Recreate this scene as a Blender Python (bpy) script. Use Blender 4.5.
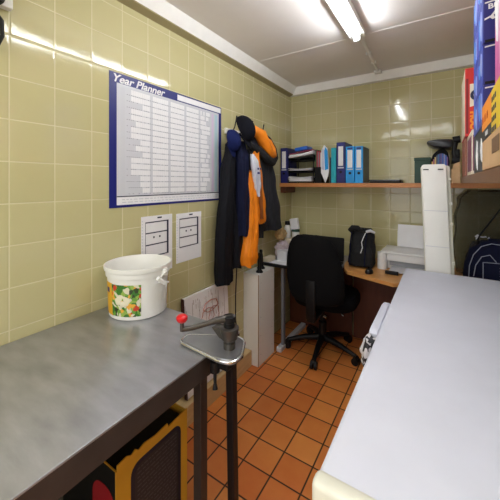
import bpy, bmesh, math, random
from mathutils import Vector, Matrix
random.seed(7)
for o in list(bpy.data.objects): bpy.data.objects.remove(o)
S = bpy.context.scene; COL = S.collection
PI = math.pi

# ------------------------------------------------------------------ camera, world, lights, exposure
cam = bpy.data.cameras.new('camera'); cam.sensor_width = 36; cam.sensor_fit = 'HORIZONTAL'
cam.lens = 300.3/500*36; cam.shift_x = .0082; cam.shift_y = -.1343; cam.clip_start = .02
co = bpy.data.objects.new('camera', cam); COL.objects.link(co)
co.location = (1.2845, 0, 1.38); co.rotation_euler = (PI/2, 0, .5781)
S.camera = co
W = bpy.data.worlds.new('world'); S.world = W; W.use_nodes = True
W.node_tree.nodes['Background'].inputs[0].default_value = (.9, .92, 1, 1)
W.node_tree.nodes['Background'].inputs[1].default_value = .25
S.view_settings.view_transform = 'Standard'; S.view_settings.look = 'None'
S.view_settings.gamma = 1; S.view_settings.use_curve_mapping = False
S.view_settings.exposure = 0.8
TUBE = 31.0        # strength of the ceiling tubes
REAR = 15.0        # power of the unseen overhead fill behind the camera
def area(name, loc, rot, sx, sy, power, col=(.96, .98, 1)):
    l = bpy.data.lights.new(name, 'AREA'); l.shape = 'RECTANGLE'; l.size = sx; l.size_y = sy; l.energy = power; l.color = col
    o = bpy.data.objects.new(name, l); COL.objects.link(o); o.location = loc; o.rotation_euler = rot
    return o
area('rear_ceiling_fill', (.95, -.75, 2.30), (0, 0, 0), 1.2, .6, REAR)  # unseen overhead fill, added to light the room from behind the camera
area('rear_low_fill', (.95, -1.42, 1.25), (PI/2, 0, 0), 1.3, 1.8, 9.0)  # unseen fill added behind the camera to lift floor and low objects

# ------------------------------------------------------------------ materials
def srgb(r, g, b):
    f = lambda v: (v/255/12.92) if v/255 <= .04045 else ((v/255+.055)/1.055)**2.4
    return (f(r), f(g), f(b), 1)
def mat(name, col, rough=.5, metal=0, noise=.0, nscale=20, bump=0, bscale=200, spec=.5, coat=0, stretch=None):
    m = bpy.data.materials.new(name); m.use_nodes = True
    nt = m.node_tree; N = nt.nodes; L = nt.links; b = N['Principled BSDF']
    b.inputs['Roughness'].default_value = rough; b.inputs['Metallic'].default_value = metal
    b.inputs['Specular IOR Level'].default_value = spec; b.inputs['Coat Weight'].default_value = coat
    c = srgb(*col); b.inputs['Base Color'].default_value = c
    tc = N.new('ShaderNodeTexCoord'); mp = N.new('ShaderNodeMapping'); L.new(tc.outputs['Object'], mp.inputs[0])
    if stretch: mp.inputs['Scale'].default_value = stretch
    nz = N.new('ShaderNodeTexNoise'); nz.inputs['Scale'].default_value = nscale; nz.inputs['Detail'].default_value = 5
    L.new(mp.outputs[0], nz.inputs[0])
    rp = N.new('ShaderNodeMapRange'); rp.inputs[1].default_value = .25; rp.inputs[2].default_value = .75
    rp.inputs[3].default_value = 1-noise; rp.inputs[4].default_value = 1+noise*.6
    L.new(nz.outputs[0], rp.inputs[0])
    mx = N.new('ShaderNodeVectorMath'); mx.operation = 'SCALE'; mx.inputs[0].default_value = c[:3]
    L.new(rp.outputs[0], mx.inputs['Scale']); L.new(mx.outputs[0], b.inputs['Base Color'])
    if bump:
        n2 = N.new('ShaderNodeTexNoise'); n2.inputs['Scale'].default_value = bscale; n2.inputs['Detail'].default_value = 3
        L.new(mp.outputs[0], n2.inputs[0])
        bp = N.new('ShaderNodeBump'); bp.inputs['Strength'].default_value = bump; bp.inputs['Distance'].default_value = .01
        L.new(n2.outputs[0], bp.inputs['Height']); L.new(bp.outputs[0], b.inputs['Normal'])
    return m
def emit(name, col, s):
    m = bpy.data.materials.new(name); m.use_nodes = True; b = m.node_tree.nodes['Principled BSDF']
    b.inputs['Base Color'].default_value = srgb(*col); b.inputs['Emission Color'].default_value = srgb(*col); b.inputs['Emission Strength'].default_value = s
    return m
def tiles(name, axes, origin, size, gap, c1, c2, grout, rough, bumpd, tilt=.012, var=.12, blot=.1, groutrough=.7):
    """square tiles laid out in metres on the two world axes given"""
    m = bpy.data.materials.new(name); m.use_nodes = True
    nt = m.node_tree; N = nt.nodes; L = nt.links; b = N['Principled BSDF']
    def math_(op, a, c=None):
        n = N.new('ShaderNodeMath'); n.operation = op
        for i, v in enumerate((a, c)):
            if v is None: continue
            if isinstance(v, (int, float)): n.inputs[i].default_value = v
            else: L.new(v, n.inputs[i])
        return n.outputs[0]
    tc = N.new('ShaderNodeTexCoord'); sp = N.new('ShaderNodeSeparateXYZ'); L.new(tc.outputs['Object'], sp.inputs[0])
    u = math_('DIVIDE', math_('SUBTRACT', sp.outputs[axes[0]], origin[0]), size)
    v = math_('DIVIDE', math_('SUBTRACT', sp.outputs[axes[1]], origin[1]), size)
    def edge(t):
        f = math_('FRACT', t); return math_('MINIMUM', f, math_('SUBTRACT', 1, f)), math_('FLOOR', t), f
    eu, iu, fu = edge(u); ev, iv, fv = edge(v)
    e = math_('MINIMUM', eu, ev)
    g = gap/2/size
    mr = N.new('ShaderNodeMapRange'); mr.interpolation_type = 'SMOOTHSTEP'
    L.new(e, mr.inputs[0]); mr.inputs[1].default_value = g*.6; mr.inputs[2].default_value = g*1.5
    mask = mr.outputs[0]
    cmb = N.new('ShaderNodeCombineXYZ'); L.new(iu, cmb.inputs[0]); L.new(iv, cmb.inputs[1])
    wn = N.new('ShaderNodeTexWhiteNoise'); wn.noise_dimensions = '3D'; L.new(cmb.outputs[0], wn.inputs['Vector'])
    mc = N.new('ShaderNodeMix'); mc.data_type = 'RGBA'
    mc.inputs['A'].default_value = srgb(*c1); mc.inputs['B'].default_value = srgb(*c2)
    nz = N.new('ShaderNodeTexNoise'); nz.inputs['Scale'].default_value = 9; nz.inputs['Detail'].default_value = 6; L.new(tc.outputs['Object'], nz.inputs[0])
    fa = math_('ADD', math_('MULTIPLY', wn.outputs['Value'], .75), math_('MULTIPLY', math_('SUBTRACT', nz.outputs[0], .5), blot*6))
    L.new(fa, mc.inputs['Factor'])
    mg = N.new('ShaderNodeMix'); mg.data_type = 'RGBA'; mg.inputs['A'].default_value = srgb(*grout)
    L.new(mc.outputs['Result'], mg.inputs['B']); L.new(mask, mg.inputs['Factor']); L.new(mg.outputs['Result'], b.inputs['Base Color'])
    n3 = N.new('ShaderNodeTexNoise'); n3.inputs['Scale'].default_value = 5; L.new(tc.outputs['Object'], n3.inputs[0])
    rr = N.new('ShaderNodeMix'); rr.data_type = 'FLOAT'; rr.inputs['A'].default_value = groutrough; 
    L.new(math_('ADD', rough-.06, math_('MULTIPLY', n3.outputs[0], .12)), rr.inputs['B'])
    L.new(mask, rr.inputs['Factor']); L.new(rr.outputs['Result'], b.inputs['Roughness'])
    # height: pillowed tile edge + tiny tilt of each tile + slow waviness
    mr2 = N.new('ShaderNodeMapRange'); mr2.interpolation_type = 'SMOOTHSTEP'; L.new(e, mr2.inputs[0]); mr2.inputs[1].default_value = 0; mr2.inputs[2].default_value = .05
    ts = N.new('ShaderNodeSeparateXYZ'); L.new(wn.outputs['Color'], ts.inputs[0])
    h = math_('ADD', math_('MULTIPLY', mr2.outputs[0], bumpd),
        math_('ADD', math_('MULTIPLY', math_('MULTIPLY', fu, math_('SUBTRACT', ts.outputs[0], .5)), tilt*size*2),
              math_('MULTIPLY', math_('MULTIPLY', fv, math_('SUBTRACT', ts.outputs[1], .5)), tilt*size*2)))
    n4 = N.new('ShaderNodeTexNoise'); n4.inputs['Scale'].default_value = 12; n4.inputs['Detail'].default_value = 1; L.new(tc.outputs['Object'], n4.inputs[0])
    h = math_('ADD', h, math_('MULTIPLY', n4.outputs[0], .0007))
    bp = N.new('ShaderNodeBump'); bp.inputs['Strength'].default_value = 1; bp.inputs['Distance'].default_value = 1; L.new(h, bp.inputs['Height']); L.new(bp.outputs[0], b.inputs['Normal'])
    return m
WT = dict(c1=(191, 184, 137), c2=(199, 191, 146), grout=(214, 207, 168), rough=.085, bumpd=.0005, tilt=.006)
m_wall_l = tiles('glazed_olive_tiles_left', (1, 2), (.433, 1.7554), .15, .0035, **WT)
m_wall_b = tiles('glazed_olive_tiles_back', (0, 2), (.0139, 1.7391), .15, .0035, **WT)
m_floor = tiles('quarry_tiles', (0, 1), (.305, 1.2458), .1517, .007, (200, 110, 50), (224, 148, 74), (44, 24, 16), .42, .0012, tilt=.006, blot=.14)
m_ceil = mat('painted_ceiling', (236, 231, 226), .6, noise=.05, nscale=3, bump=.1, bscale=8)
m_trim = mat('trim_paint', (244, 243, 238), .45, noise=.04)
m_white = mat('white_plastic', (238, 237, 232), .35, noise=.03, nscale=8)
m_whitep = mat('white_paper', (238, 238, 240), .7, noise=.03)
m_lid = mat('freezer_white', (216, 219, 233), .5, noise=.045, nscale=7, spec=.35)
m_cream = mat('cream_plastic', (226, 225, 210), .4, noise=.05)
m_steel = mat('brushed_steel', (172, 173, 178), .3, metal=.65, noise=.26, nscale=7, bump=.04, bscale=60, stretch=(1, 3, 1))
m_steeld = mat('steel_frame', (84, 75, 72), .45, metal=.7, noise=.15, nscale=12)
m_plate = mat('opener_plate_steel', (228, 228, 230), .22, metal=1, noise=.08)
m_iron = mat('cast_dark_metal', (92, 88, 84), .4, metal=.8, noise=.15, nscale=30)
m_black = mat('black_plastic', (11, 11, 13), .5, spec=.3)
m_blackf = mat('black_fabric', (17, 17, 20), .85, noise=.25, nscale=60, bump=.3, bscale=300)
m_chair = mat('chair_fabric', (6, 6, 8), .85, spec=.2, noise=.2, nscale=90, bump=.3, bscale=500)
m_chrome = mat('chrome', (200, 200, 205), .15, metal=1)
m_red = mat('red_knob', (205, 20, 28), .3)
m_woodsh = mat('shelf_wood', (196, 130, 74), .45, noise=.14, nscale=6, stretch=(1, 8, 8))
m_desk = mat('desk_wood', (205, 148, 84), .4, noise=.1, nscale=5, stretch=(1.5, 8, 8))
m_dwood = mat('dark_red_wood', (92, 48, 30), .45, noise=.2, nscale=6, stretch=(8, 8, 1))
m_pine = mat('raw_pine', (214, 184, 132), .6, noise=.14, nscale=6, stretch=(8, 1, 8))
m_navy = mat('navy', (20, 28, 112), .4)
m_navyd = mat('navy_cloth', (14, 20, 50), .85, noise=.2, nscale=40, bump=1, bscale=30, stretch=(1, 1, .25), spec=.25)
m_coat = mat('dark_coat_cloth', (15, 16, 23), .85, noise=.3, nscale=25, bump=1, bscale=30, stretch=(1, 1, .2), spec=.25)
m_char = mat('charcoal_cloth', (44, 46, 54), .8, noise=.15, nscale=30, bump=1, bscale=28, stretch=(1, 1, .25), spec=.3)
m_orange = mat('high_visibility_orange', (245, 138, 14), .6, noise=.12, nscale=14, bump=1, bscale=24, stretch=(1, 1, .5))
m_teal = mat('teal_card', (20, 166, 184), .45)
m_lblue = mat('light_blue_card', (26, 152, 226), .45)
m_bluep = mat('blue_plastic', (28, 98, 200), .35)
m_grey = mat('grey_card', (104, 108, 112), .6)
m_green = mat('dark_green_card', (34, 68, 54), .55)
m_carton = mat('cardboard', (206, 168, 124), .75, noise=.06)
m_yellow = mat('yellow_card', (206, 152, 36), .6, noise=.1, nscale=9)
m_ink = mat('dark_ink', (30, 34, 62), .6)
m_greyl = mat('light_grey_ink', (204, 206, 212), .7)
m_pgrey = mat('pale_grey_plastic', (208, 208, 212), .4)
m_lid2 = mat('printer_white', (226, 226, 226), .35, noise=.02)

# ------------------------------------------------------------------ mesh helpers
def nb(): return bmesh.new()
def box(bm, x0, x1, y0, y1, z0, z1, bev=0, seg=2):
    t = bmesh.new(); bmesh.ops.create_cube(t, size=1)
    for v in t.verts: v.co = Vector(((x0+x1)/2+v.co.x*(x1-x0), (y0+y1)/2+v.co.y*(y1-y0), (z0+z1)/2+v.co.z*(z1-z0)))
    if bev: bmesh.ops.bevel(t, geom=t.edges[:], offset=bev, segments=seg, profile=.5, affect='EDGES')
    merge(bm, t); return bm
def merge(bm, t, M=None):
    if M is not None: bmesh.ops.transform(t, matrix=M, verts=t.verts)
    me = bpy.data.meshes.new('tmp'); t.to_mesh(me); t.free(); bm.from_mesh(me); bpy.data.meshes.remove(me)
def rings(bm, rs, close=True):
    """loft rings of equal count (lists of Vectors)"""
    vs = [[bm.verts.new(p) for p in r] for r in rs]; n = len(rs[0])
    for a, b in zip(vs[:-1], vs[1:]):
        for i in range(n): bm.faces.new((a[i], a[(i+1) % n], b[(i+1) % n], b[i]))
    if close: bm.faces.new(vs[0][::-1]); bm.faces.new(vs[-1])
    bmesh.ops.recalc_face_normals(bm, faces=bm.faces)
    return bm
def tube(bm, pts, r, n=12, flat=1.0):
    pts = [Vector(p) for p in pts]; R = r if isinstance(r, (list, tuple)) else [r]*len(pts); out = []
    up = None
    for i, p in enumerate(pts):
        d = (pts[min(i+1, len(pts)-1)]-pts[max(i-1, 0)]).normalized()
        if up is None: up = Vector((0, 0, 1)) if abs(d.z) < .9 else Vector((1, 0, 0))
        a = d.cross(up).normalized(); b = a.cross(d).normalized(); up = b
        out.append([p+(a*math.cos(t)+b*math.sin(t)*flat)*R[i] for t in [2*PI*k/n for k in range(n)]])
    return rings(bm, out)
def lathe(bm, prof, cx, cy, n=32, sx=1, sy=1, cap=True):
    return rings(bm, [[Vector((cx+r*sx*math.cos(2*PI*k/n), cy+r*sy*math.sin(2*PI*k/n), z)) for k in range(n)] for r, z in prof], cap)
def prism(bm, poly, axis, a, b, bev=0):
    """poly in the two remaining axes, extruded along axis from a to b"""
    t = bmesh.new()
    def P(u, v, w): return Vector((w, u, v)) if axis == 0 else Vector((u, w, v)) if axis == 1 else Vector((u, v, w))
    A = [t.verts.new(P(u, v, a)) for u, v in poly]; B = [t.verts.new(P(u, v, b)) for u, v in poly]; n = len(poly)
    t.faces.new(A[::-1]); t.faces.new(B)
    for i in range(n): t.faces.new((A[i], A[(i+1) % n], B[(i+1) % n], B[i]))
    bmesh.ops.recalc_face_normals(t, faces=t.faces)
    if bev: bmesh.ops.bevel(t, geom=t.edges[:], offset=bev, segments=2, profile=.5, affect='EDGES')
    merge(bm, t); return bm
def rrect(u0, u1, v0, v1, r, n=5):
    o = []
    for cu, cv, a0 in ((u1-r, v1-r, 0), (u0+r, v1-r, 90), (u0+r, v0+r, 180), (u1-r, v0+r, 270)):
        for k in range(n+1):
            a = math.radians(a0+90*k/n); o.append((cu+r*math.cos(a), cv+r*math.sin(a)))
    return o
def tag(o, label=None, cat=None, group=None, kind=None):
    if label: o['label'] = label
    if cat: o['category'] = cat
    if group: o['group'] = group
    if kind: o['kind'] = kind
    return o
def obj(name, bm, m, parent=None, smooth=False, label=None, cat=None, group=None, at=None):
    """bm is in world metres (or in the thing's frame when the parent is a rotated root)"""
    me = bpy.data.meshes.new(name); 
    xs = [v.co for v in bm.verts]
    if at is None:
        lo = Vector([min(c[i] for c in xs) for i in range(3)]); hi = Vector([max(c[i] for c in xs) for i in range(3)])
        at = Vector(((lo.x+hi.x)/2, (lo.y+hi.y)/2, lo.z))
    at = Vector(at)
    base = at
    for v in bm.verts: v.co -= base
    if smooth:
        for f in bm.faces: f.smooth = True
    bm.to_mesh(me); bm.free(); me.materials.append(m)
    if smooth: me.set_sharp_from_angle(angle=math.radians(40))
    o = bpy.data.objects.new(name, me); COL.objects.link(o)
    if parent is not None:
        o.parent = parent; o.location = base-wpos(parent)
    else: o.location = base
    return tag(o, label, cat, group)
def wpos(o):
    p = Vector((0, 0, 0))
    while o is not None: p += o.location; o = o.parent
    return p
def thing(name, loc, label, cat, group=None):
    o = bpy.data.objects.new(name, None); COL.objects.link(o); o.empty_display_size = .05; o.location = loc
    return tag(o, label, cat, group)
def struct(name, bm, m, at=(0, 0, 0), parent=None, smooth=False):
    o = obj(name, bm, m, parent, smooth, at=at)
    if parent is None: o['kind'] = 'structure'
    return o
def text(name, s, size, org, right, up, m, parent, shear=0, bold=0, label=None, align='LEFT', sx=1):
    c = bpy.data.curves.new('t', 'FONT'); c.body = s; c.size = size; c.shear = shear; c.offset = bold; c.align_x = align; c.extrude = .0003
    t = bpy.data.objects.new('t', c); COL.objects.link(t); bpy.context.view_layer.update()
    me = bpy.data.meshes.new_from_object(t.evaluated_get(bpy.context.evaluated_depsgraph_get()))
    bpy.data.objects.remove(t); bpy.data.curves.remove(c)
    r = Vector(right).normalized(); u = Vector(up).normalized(); n = r.cross(u); o_ = Vector(org)
    M = Matrix(((r.x*sx, u.x, n.x), (r.y*sx, u.y, n.y), (r.z*sx, u.z, n.z)))
    for v in me.vertices: v.co = M @ v.co
    me.materials.clear(); me.materials.append(m)
    o = bpy.data.objects.new(name, me); COL.objects.link(o); me.name = name
    o.parent = parent; o.location = o_-wpos(parent)
    if label: o['label'] = label
    return o
def rot_about(bm, c, axis, deg):
    bmesh.ops.rotate(bm, cent=Vector(c), matrix=Matrix.Rotation(math.radians(deg), 3, axis), verts=bm.verts); return bm

# ------------------------------------------------------------------ the room
XR = 1.86; YB = 2.808; YF = -1.5; H = 2.33
struct('floor', box(nb(), -.1, XR+.1, YF-.1, YB+.1, -.08, 0), m_floor)
struct('ceiling', box(nb(), -.1, XR+.1, YF-.1, YB+.1, H, H+.08), m_ceil)
struct('wall_left', box(nb(), -.1, 0, YF-.1, YB+.1, 0, H), m_wall_l)
struct('wall_back', box(nb(), 0, XR, YB, YB+.1, 0, H), m_wall_b)
struct('wall_right', box(nb(), XR, XR+.1, YF-.1, YB+.1, 0, H), m_wall_l)
bm = nb(); box(bm, 0, .25, YF-.1, YF, 0, H); box(bm, 1.65, XR, YF-.1, YF, 0, H); box(bm, .25, 1.65, YF-.1, YF, 2.22, H)
struct('wall_front', bm, m_wall_b)
bm = nb(); prism(bm, [(0, 2.264), (.040, 2.264), (.078, H), (0, H)], 1, YF, YB)
struct('trim_1', bm, m_trim)
bm = nb(); prism(bm, [(YB, 2.25), (YB-.035, 2.255), (YB-.04, H), (YB, H)], 0, .0, XR)
struct('trim_2', bm, m_trim)
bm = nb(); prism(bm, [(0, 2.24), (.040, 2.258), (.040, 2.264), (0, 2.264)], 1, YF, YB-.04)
struct('trim_4', bm, mat('tan_underside', (156, 144, 104), .6, noise=.06))  # separate tan strip along the underside of the coving
struct('trim_3', box(nb(), .09, XR, 2.02, 2.045, H-.003, H, .001), m_ceil)
struct('baseboard_left', box(nb(), 0, .085, .2, 1.92, 0, .12, .004), m_pine)

# ceiling batten light
L = thing('ceiling_light', (.87, 1.3, H), 'long fluorescent batten light glowing on the ceiling', 'light')
obj('housing', box(nb(), .795, .89, .62, 1.97, H-.04, H, .006), m_white, L)
tb = nb(); tube(tb, [(.850, .67, 2.262), (.850, 1.90, 2.262)], .014, 16)
obj('tube', tb, emit('fluorescent_tube', (246, 250, 255), TUBE), L, True)
bm = nb(); box(bm, .83, .87, .645, .67, 2.245, 2.292, .006); obj('lamp_holder', bm, m_white, L)
bm = nb(); box(bm, .83, .87, 1.90, 1.92, 2.245, 2.292, .006); obj('lamp_holder', bm, m_white, L)
T = thing('surface_conduit', (.84, 2.4, H), 'thin white cable conduit running from the batten light to the back wall trim', 'conduit')
obj('pipe', tube(nb(), [(.87, 1.96, H-.01), (.845, 2.1, H-.01), (.835, 2.76, H-.01)], .010, 10), m_trim, T, True)
for y in (2.3, 2.5): obj('clip', box(nb(), .822, .858, y, y+.014, H-.022, H, .003), m_white, T)
obj('end_clip', box(nb(), .805, .86, 2.71, 2.76, H-.026, H, .006), m_white, T)

# top-left fixture on the wall
T = thing('wall_bracket', (.03, .41, 1.97), 'white wall bracket with black cable loops at upper left edge', 'bracket')
obj('plate', box(nb(), 0, .03, .30, .435, 1.985, 2.03, .004), m_white, T)
obj('cable', tube(nb(), [(.03, .40, 2.08), (.045, .405, 2.03), (.05, .39, 1.99), (.03, .37, 1.97)], .012, 8), m_black, T, True)
obj('cable', tube(nb(), [(.02, .385, 1.96), (.035, .40, 1.93), (.035, .402, 1.88), (.02, .39, 1.84)], .007, 8), m_black, T, True)

# ------------------------------------------------------------------ left wall: year planner and notices
P = thing('wall_planner', (0, 1.233, 1.262), 'large blue bordered year planner chart on left wall', 'poster')
y0, y1, z0, z1 = .814, 1.652, 1.262, 1.90
obj('border', box(nb(), .0, .002, y0, y1, z0, z1), m_navy, P)
obj('sheet', box(nb(), .002, .003, y0+.038, y1-.03, z0+.012, z1-.047), mat('planner_grey', (206, 208, 214), .35), P)
obj('header_strip', box(nb(), .002, .003, 1.24, y1-.008, z1-.04, z1-.008), m_whitep, P)
text('lettering', 'Year Planner', .052, (.0026, y0+.012, z1-.043), (0, 1, 0), (0, 0, 1), m_whitep, P, shear=.3, bold=.0012, sx=1.15)
bm = nb()
rowsn = 17; zt = z1-.062; zb = z0+.062; dz = (zt-zb)/rowsn
cols = [(.93, 1.045), (1.062, 1.17), (1.187, 1.295), (1.312, 1.42), (1.437, 1.53)]
for r in range(rowsn):
    for ci, (a, b) in enumerate(cols):
        aa = a+.0135*random.choice((0, 0, 0, 2, 4, 5)) if ci == 0 else a; bb = b-.014*random.choice((0, 0, 0, 1, 2)) if ci == 4 else b
        k = aa
        while k < bb-.004:
            w = min(.0135, bb-k)
            if not (ci == 4 and random.random() < .1): box(bm, .003, .0034, k, k+w-.0012, zt-(r+1)*dz+.0045, zt-r*dz-.001)
            k += .0135
obj('planner_cells', bm, m_whitep, P)
bm = nb()
for r in range(rowsn):
    k = .905
    while k < 1.53:
        if random.random() < .7: box(bm, .003, .0034, k, k+.006, zt-(r+1)*dz+.0006, zt-(r+1)*dz+.0032)
        k += .0115
obj('date_marks', bm, mat('planner_marks', (128, 128, 140), .6), P)
bm = nb(); box(bm, .003, .0034, .87, .895, zb, zt); obj('month_column', bm, m_greyl, P)
obj('colour_column', box(nb(), .003, .0035, 1.548, 1.565, zb, zt), mat('planner_lilac', (214, 196, 220), .5), P)
obj('colour_column', box(nb(), .003, .0035, 1.578, 1.606, zb, zt), mat('planner_aqua', (178, 206, 214), .5), P)
obj('footer_strip', box(nb(), .003, .0035, y0+.038, y1-.03, z0+.012, z0+.05), m_whitep, P)
obj('rule_line', box(nb(), .0035, .004, y0+.038, y1-.03, z0+.05, z0+.055), m_ink, P)
bm = nb()
for r in range(2):
    k = .88
    while k < 1.58: 
        w = random.uniform(.01, .03); box(bm, .0035, .0038, k, k+w, z0+.022+r*.013, z0+.026+r*.013); k += w+.008
obj('footer_print', bm, m_greyl, P)

def notice(y0, y1, z0, z1, label, rows, seed):
    random.seed(seed)
    N_ = thing('notice_sheet', (0, (y0+y1)/2, z0), label, 'notice', None)
    obj('sheet', box(nb(), 0, .002, y0, y1, z0, z1, .0005), m_whitep, N_)
    h = (z1-z0); zt = z1-.03; zb = z0+h*(.30 if rows == 3 else .22); a = y0+.025; b = y1-.028
    bm = nb(); t = .006
    box(bm, .002, .0028, a, b, zt-t, zt); box(bm, .002, .0028, b-.012, b, zb, zt); box(bm, .002, .0028, a, a+.002, zb, zt)
    for k in range(1, rows+1):
        z = zt-(zt-zb)*k/rows; box(bm, .002, .0028, a, b, z, z+t)
    obj('table_rules', bm, m_ink, N_)
    bm = nb(); z = (zt+zb)/2
    for q in range(3): lathe(bm, [(.0001, .0), (.006, .0)], 0, 0, 10)
    bm.free(); bm = nb()
    for q in range(2): box(bm, .002, .0027, a+.05+q*.04, a+.06+q*.04, zt-(zt-zb)*(.45 if rows == 3 else .2)-.005, zt-(zt-zb)*(.45 if rows == 3 else .2)+.005)
    box(bm, .002, .0027, (a+b)/2, (a+b)/2+.03, z1-.016, z1-.008)
    obj('symbols', bm, m_ink, N_)
    bm = nb(); k = z0+.02
    while k < z1-.01: box(bm, .002, .0045, y0+.003, y0+.009, k, k+.004); k += .0155
    obj('spiral_holes', bm, m_greyl, N_)
notice(.99, 1.2, .896, 1.205, 'laminated notice with ruled table, left one, beside the white tub', 3, 1)
notice(1.231, 1.445, .912, 1.2, 'laminated notice with shorter ruled table, right one, nearer the coats', 3, 2)

# ------------------------------------------------------------------ steel bench
B = thing('steel_workbench', (.32, .2, 0), 'long stainless steel workbench along the left wall', 'bench')
bm = nb(); box(bm, .004, .641, -.9, .945, .808, .815, .002, 3); obj('worktop', bm, m_steel, B, True)
bm = nb(); box(bm, .612, .640, -.9, .944, .744, .8085, .001); obj('apron', bm, m_steeld, B)
bm = nb(); box(bm, .012, .612, .915, .944, .744, .8085); obj('apron', bm, m_steeld, B)
for x, y in ((.02, .765), (.570, .765), (.570, -.85), (.02, -.85)): obj('leg', box(nb(), x, x+.034, y, y+.034, 0, .8085, .002), m_steeld, B)
obj('lower_shelf', box(nb(), .02, .60, -.84, .77, .22, .255, .003), mat('shelf_grey_metal', (120, 120, 120), .4, metal=.6), B)

# yellow carton under the bench
K = thing('yellow_carton', (.4, .62, .255), 'torn yellow carton with black printed panel on the bench undershelf', 'box')
bm = nb()
top = [(.49, .614), (.52, .617), (.535, .609), (.548, .616), (.56, .606), (.58, .612), (.62, .606), (.668, .610), (.67, .597), (.70, .600), (.755, .604)]
prism(bm, [(.49, .256), (.755, .256)]+top[::-1], 0, .546, .55)
box(bm, .27, .55, .486, .49, .256, .60); box(bm, .27, .546, .751, .755, .256, .60); box(bm, .27, .274, .49, .751, .256, .60); box(bm, .274, .546, .49, .751, .256, .26)
obj('body', bm, m_yellow, K)
bm = nb(); prism(bm, rrect(.532, .725, .27, .578, .03), 0, .55, .5508); obj('black_liner', box(nb(), .28, .54, .497, .745, .27, .585, .01), m_black, K)
obj('end_panel', box(nb(), .27, .546, .4852, .486, .26, .598), m_black, K)
bm = nb(); prism(bm, rrect(.532, .725, .27, .578, .03), 0, .55, .5508); obj('printed_panel', bm, mat('panel_blue_black', (18, 18, 44), .5), K)
bm = nb(); prism(bm, rrect(.545, .714, .27, .566, .022), 0, .5508, .5514); pp = obj('panel_face', bm, mat('panel_charcoal', (36, 33, 38), .5), K)
bm = nb(); random.seed(4)
for r in range(22):
    k = .553
    while k < .70:
        w = random.uniform(.005, .022); box(bm, .5514, .5517, k, min(k+w, .705), .553-r*.0125, .5565-r*.0125); k += w+.004
obj('small_print', bm, mat('print_taupe', (74, 70, 76), .6), K)
bm = nb(); prism(bm, rrect(.44, .546, .3, .54, .045), 1, .4842, .4852); obj('red_panel', bm, mat('panel_dark_red', (150, 22, 34), .5), K)

# bucket
bx, by, bz = .146, .865, .815
U = thing('plastic_tub', (bx, by, bz), 'white plastic food tub with salad picture label on the steel bench', 'tub')
bm = nb()
prof = [(.118, 0), (.122, .004), (.129, .170), (.135, .171), (.136, .192), (.141, .194), (.143, .202), (.143, .212), (.137, .212), (.134, .205), (.125, .165), (.118, .01), (.001, .008)]
lathe(bm, [(r, bz+h) for r, h in prof], bx, by, 48); obj('body', bm, m_white, U, True)
def wrap(a0, a1, z0, z1, off=.0008, m=None, name='x', n=20):
    bm = nb(); g = []
    for i in range(n+1):
        a = math.radians(a0+(a1-a0)*i/n); c = []
        for z in (z0, z1):
            r = .122+(.129-.122)*(z-.004)/.166+off
            c.append(bm.verts.new((bx+r*math.cos(a), by+r*math.sin(a), bz+z)))
        g.append(c)
    for a, b in zip(g[:-1], g[1:]): bm.faces.new((a[0], b[0], b[1], a[1]))
    return obj(name, bm, m, U, True)
wrap(-130, -90, .016, .150, .0008, mat('label_yellow', (226, 170, 40), .5), 'label_edge')
# salad picture: procedural blotches of greens, cream, red and brown
ms = bpy.data.materials.new('salad_print'); ms.use_nodes = True; nt = ms.node_tree; N = nt.nodes
tc = N.new('ShaderNodeTexCoord'); vo = N.new('ShaderNodeTexVoronoi'); vo.inputs['Scale'].default_value = 62
nz = N.new('ShaderNodeTexNoise'); nz.inputs['Scale'].default_value = 18
nt.links.new(tc.outputs['Object'], nz.inputs[0]); 
va = N.new('ShaderNodeVectorMath'); va.operation = 'MULTIPLY_ADD'; nt.links.new(nz.outputs['Color'], va.inputs[0]); va.inputs[1].default_value = (.05, .05, .05); nt.links.new(tc.outputs['Object'], va.inputs[2])
nt.links.new(va.outputs[0], vo.inputs['Vector'])
cr = N.new('ShaderNodeValToRGB'); cr.color_ramp.interpolation = 'CONSTANT'
for i, (p, c) in enumerate([(0, (60, 120, 40)), (.22, (110, 160, 60)), (.4, (52, 66, 34)), (.52, (222, 216, 190)), (.66, (206, 66, 40)), (.76, (150, 180, 80)), (.88, (232, 170, 60))]):
    e = cr.color_ramp.elements[i] if i < 2 else cr.color_ramp.elements.new(p); e.position = p; e.color = srgb(*c)
se = N.new('ShaderNodeSeparateColor'); nt.links.new(vo.outputs['Color'], se.inputs[0]); nt.links.new(se.outputs[0], cr.inputs[0]); nt.links.new(cr.outputs[0], N['Principled BSDF'].inputs['Base Color'])
N['Principled BSDF'].inputs['Roughness'].default_value = .45
wrap(-92, -33, .018, .148, .0014, ms, 'salad_picture', 24)
bm = nb(); 
for q in range(22):
    a = math.radians(-67+random.uniform(-12, 11)); z = .092+random.uniform(-.022, .024); r = .1262
    t = bmesh.new(); bmesh.ops.create_icosphere(t, subdivisions=2, radius=random.uniform(.009, .014)); merge(bm, t, Matrix.Translation((bx+r*math.cos(a), by+r*math.sin(a), bz+z)) @ Matrix.Rotation(a, 4, 'Z') @ Matrix.Diagonal((.12, 1, 1, 1)))
obj('printed_dollop', bm, mat('mayonnaise_cream', (232, 224, 196), .5), U, True)
wrap(-112, -100, .108, .128, .0016, m_navy, 'printed_emblem')
wrap(36, 46, .02, .15, .0008, mat('label_yellow_side', (222, 176, 60), .5), 'label_edge')
bm = nb(); a = math.radians(12); p = Vector((bx+.139*math.cos(a), by+.139*math.sin(a), bz+.185)); box(bm, p.x-.006, p.x+.010, p.y-.012, p.y+.012, p.z-.02, p.z+.012, .004); obj('handle_lug', bm, m_white, U)
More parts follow.
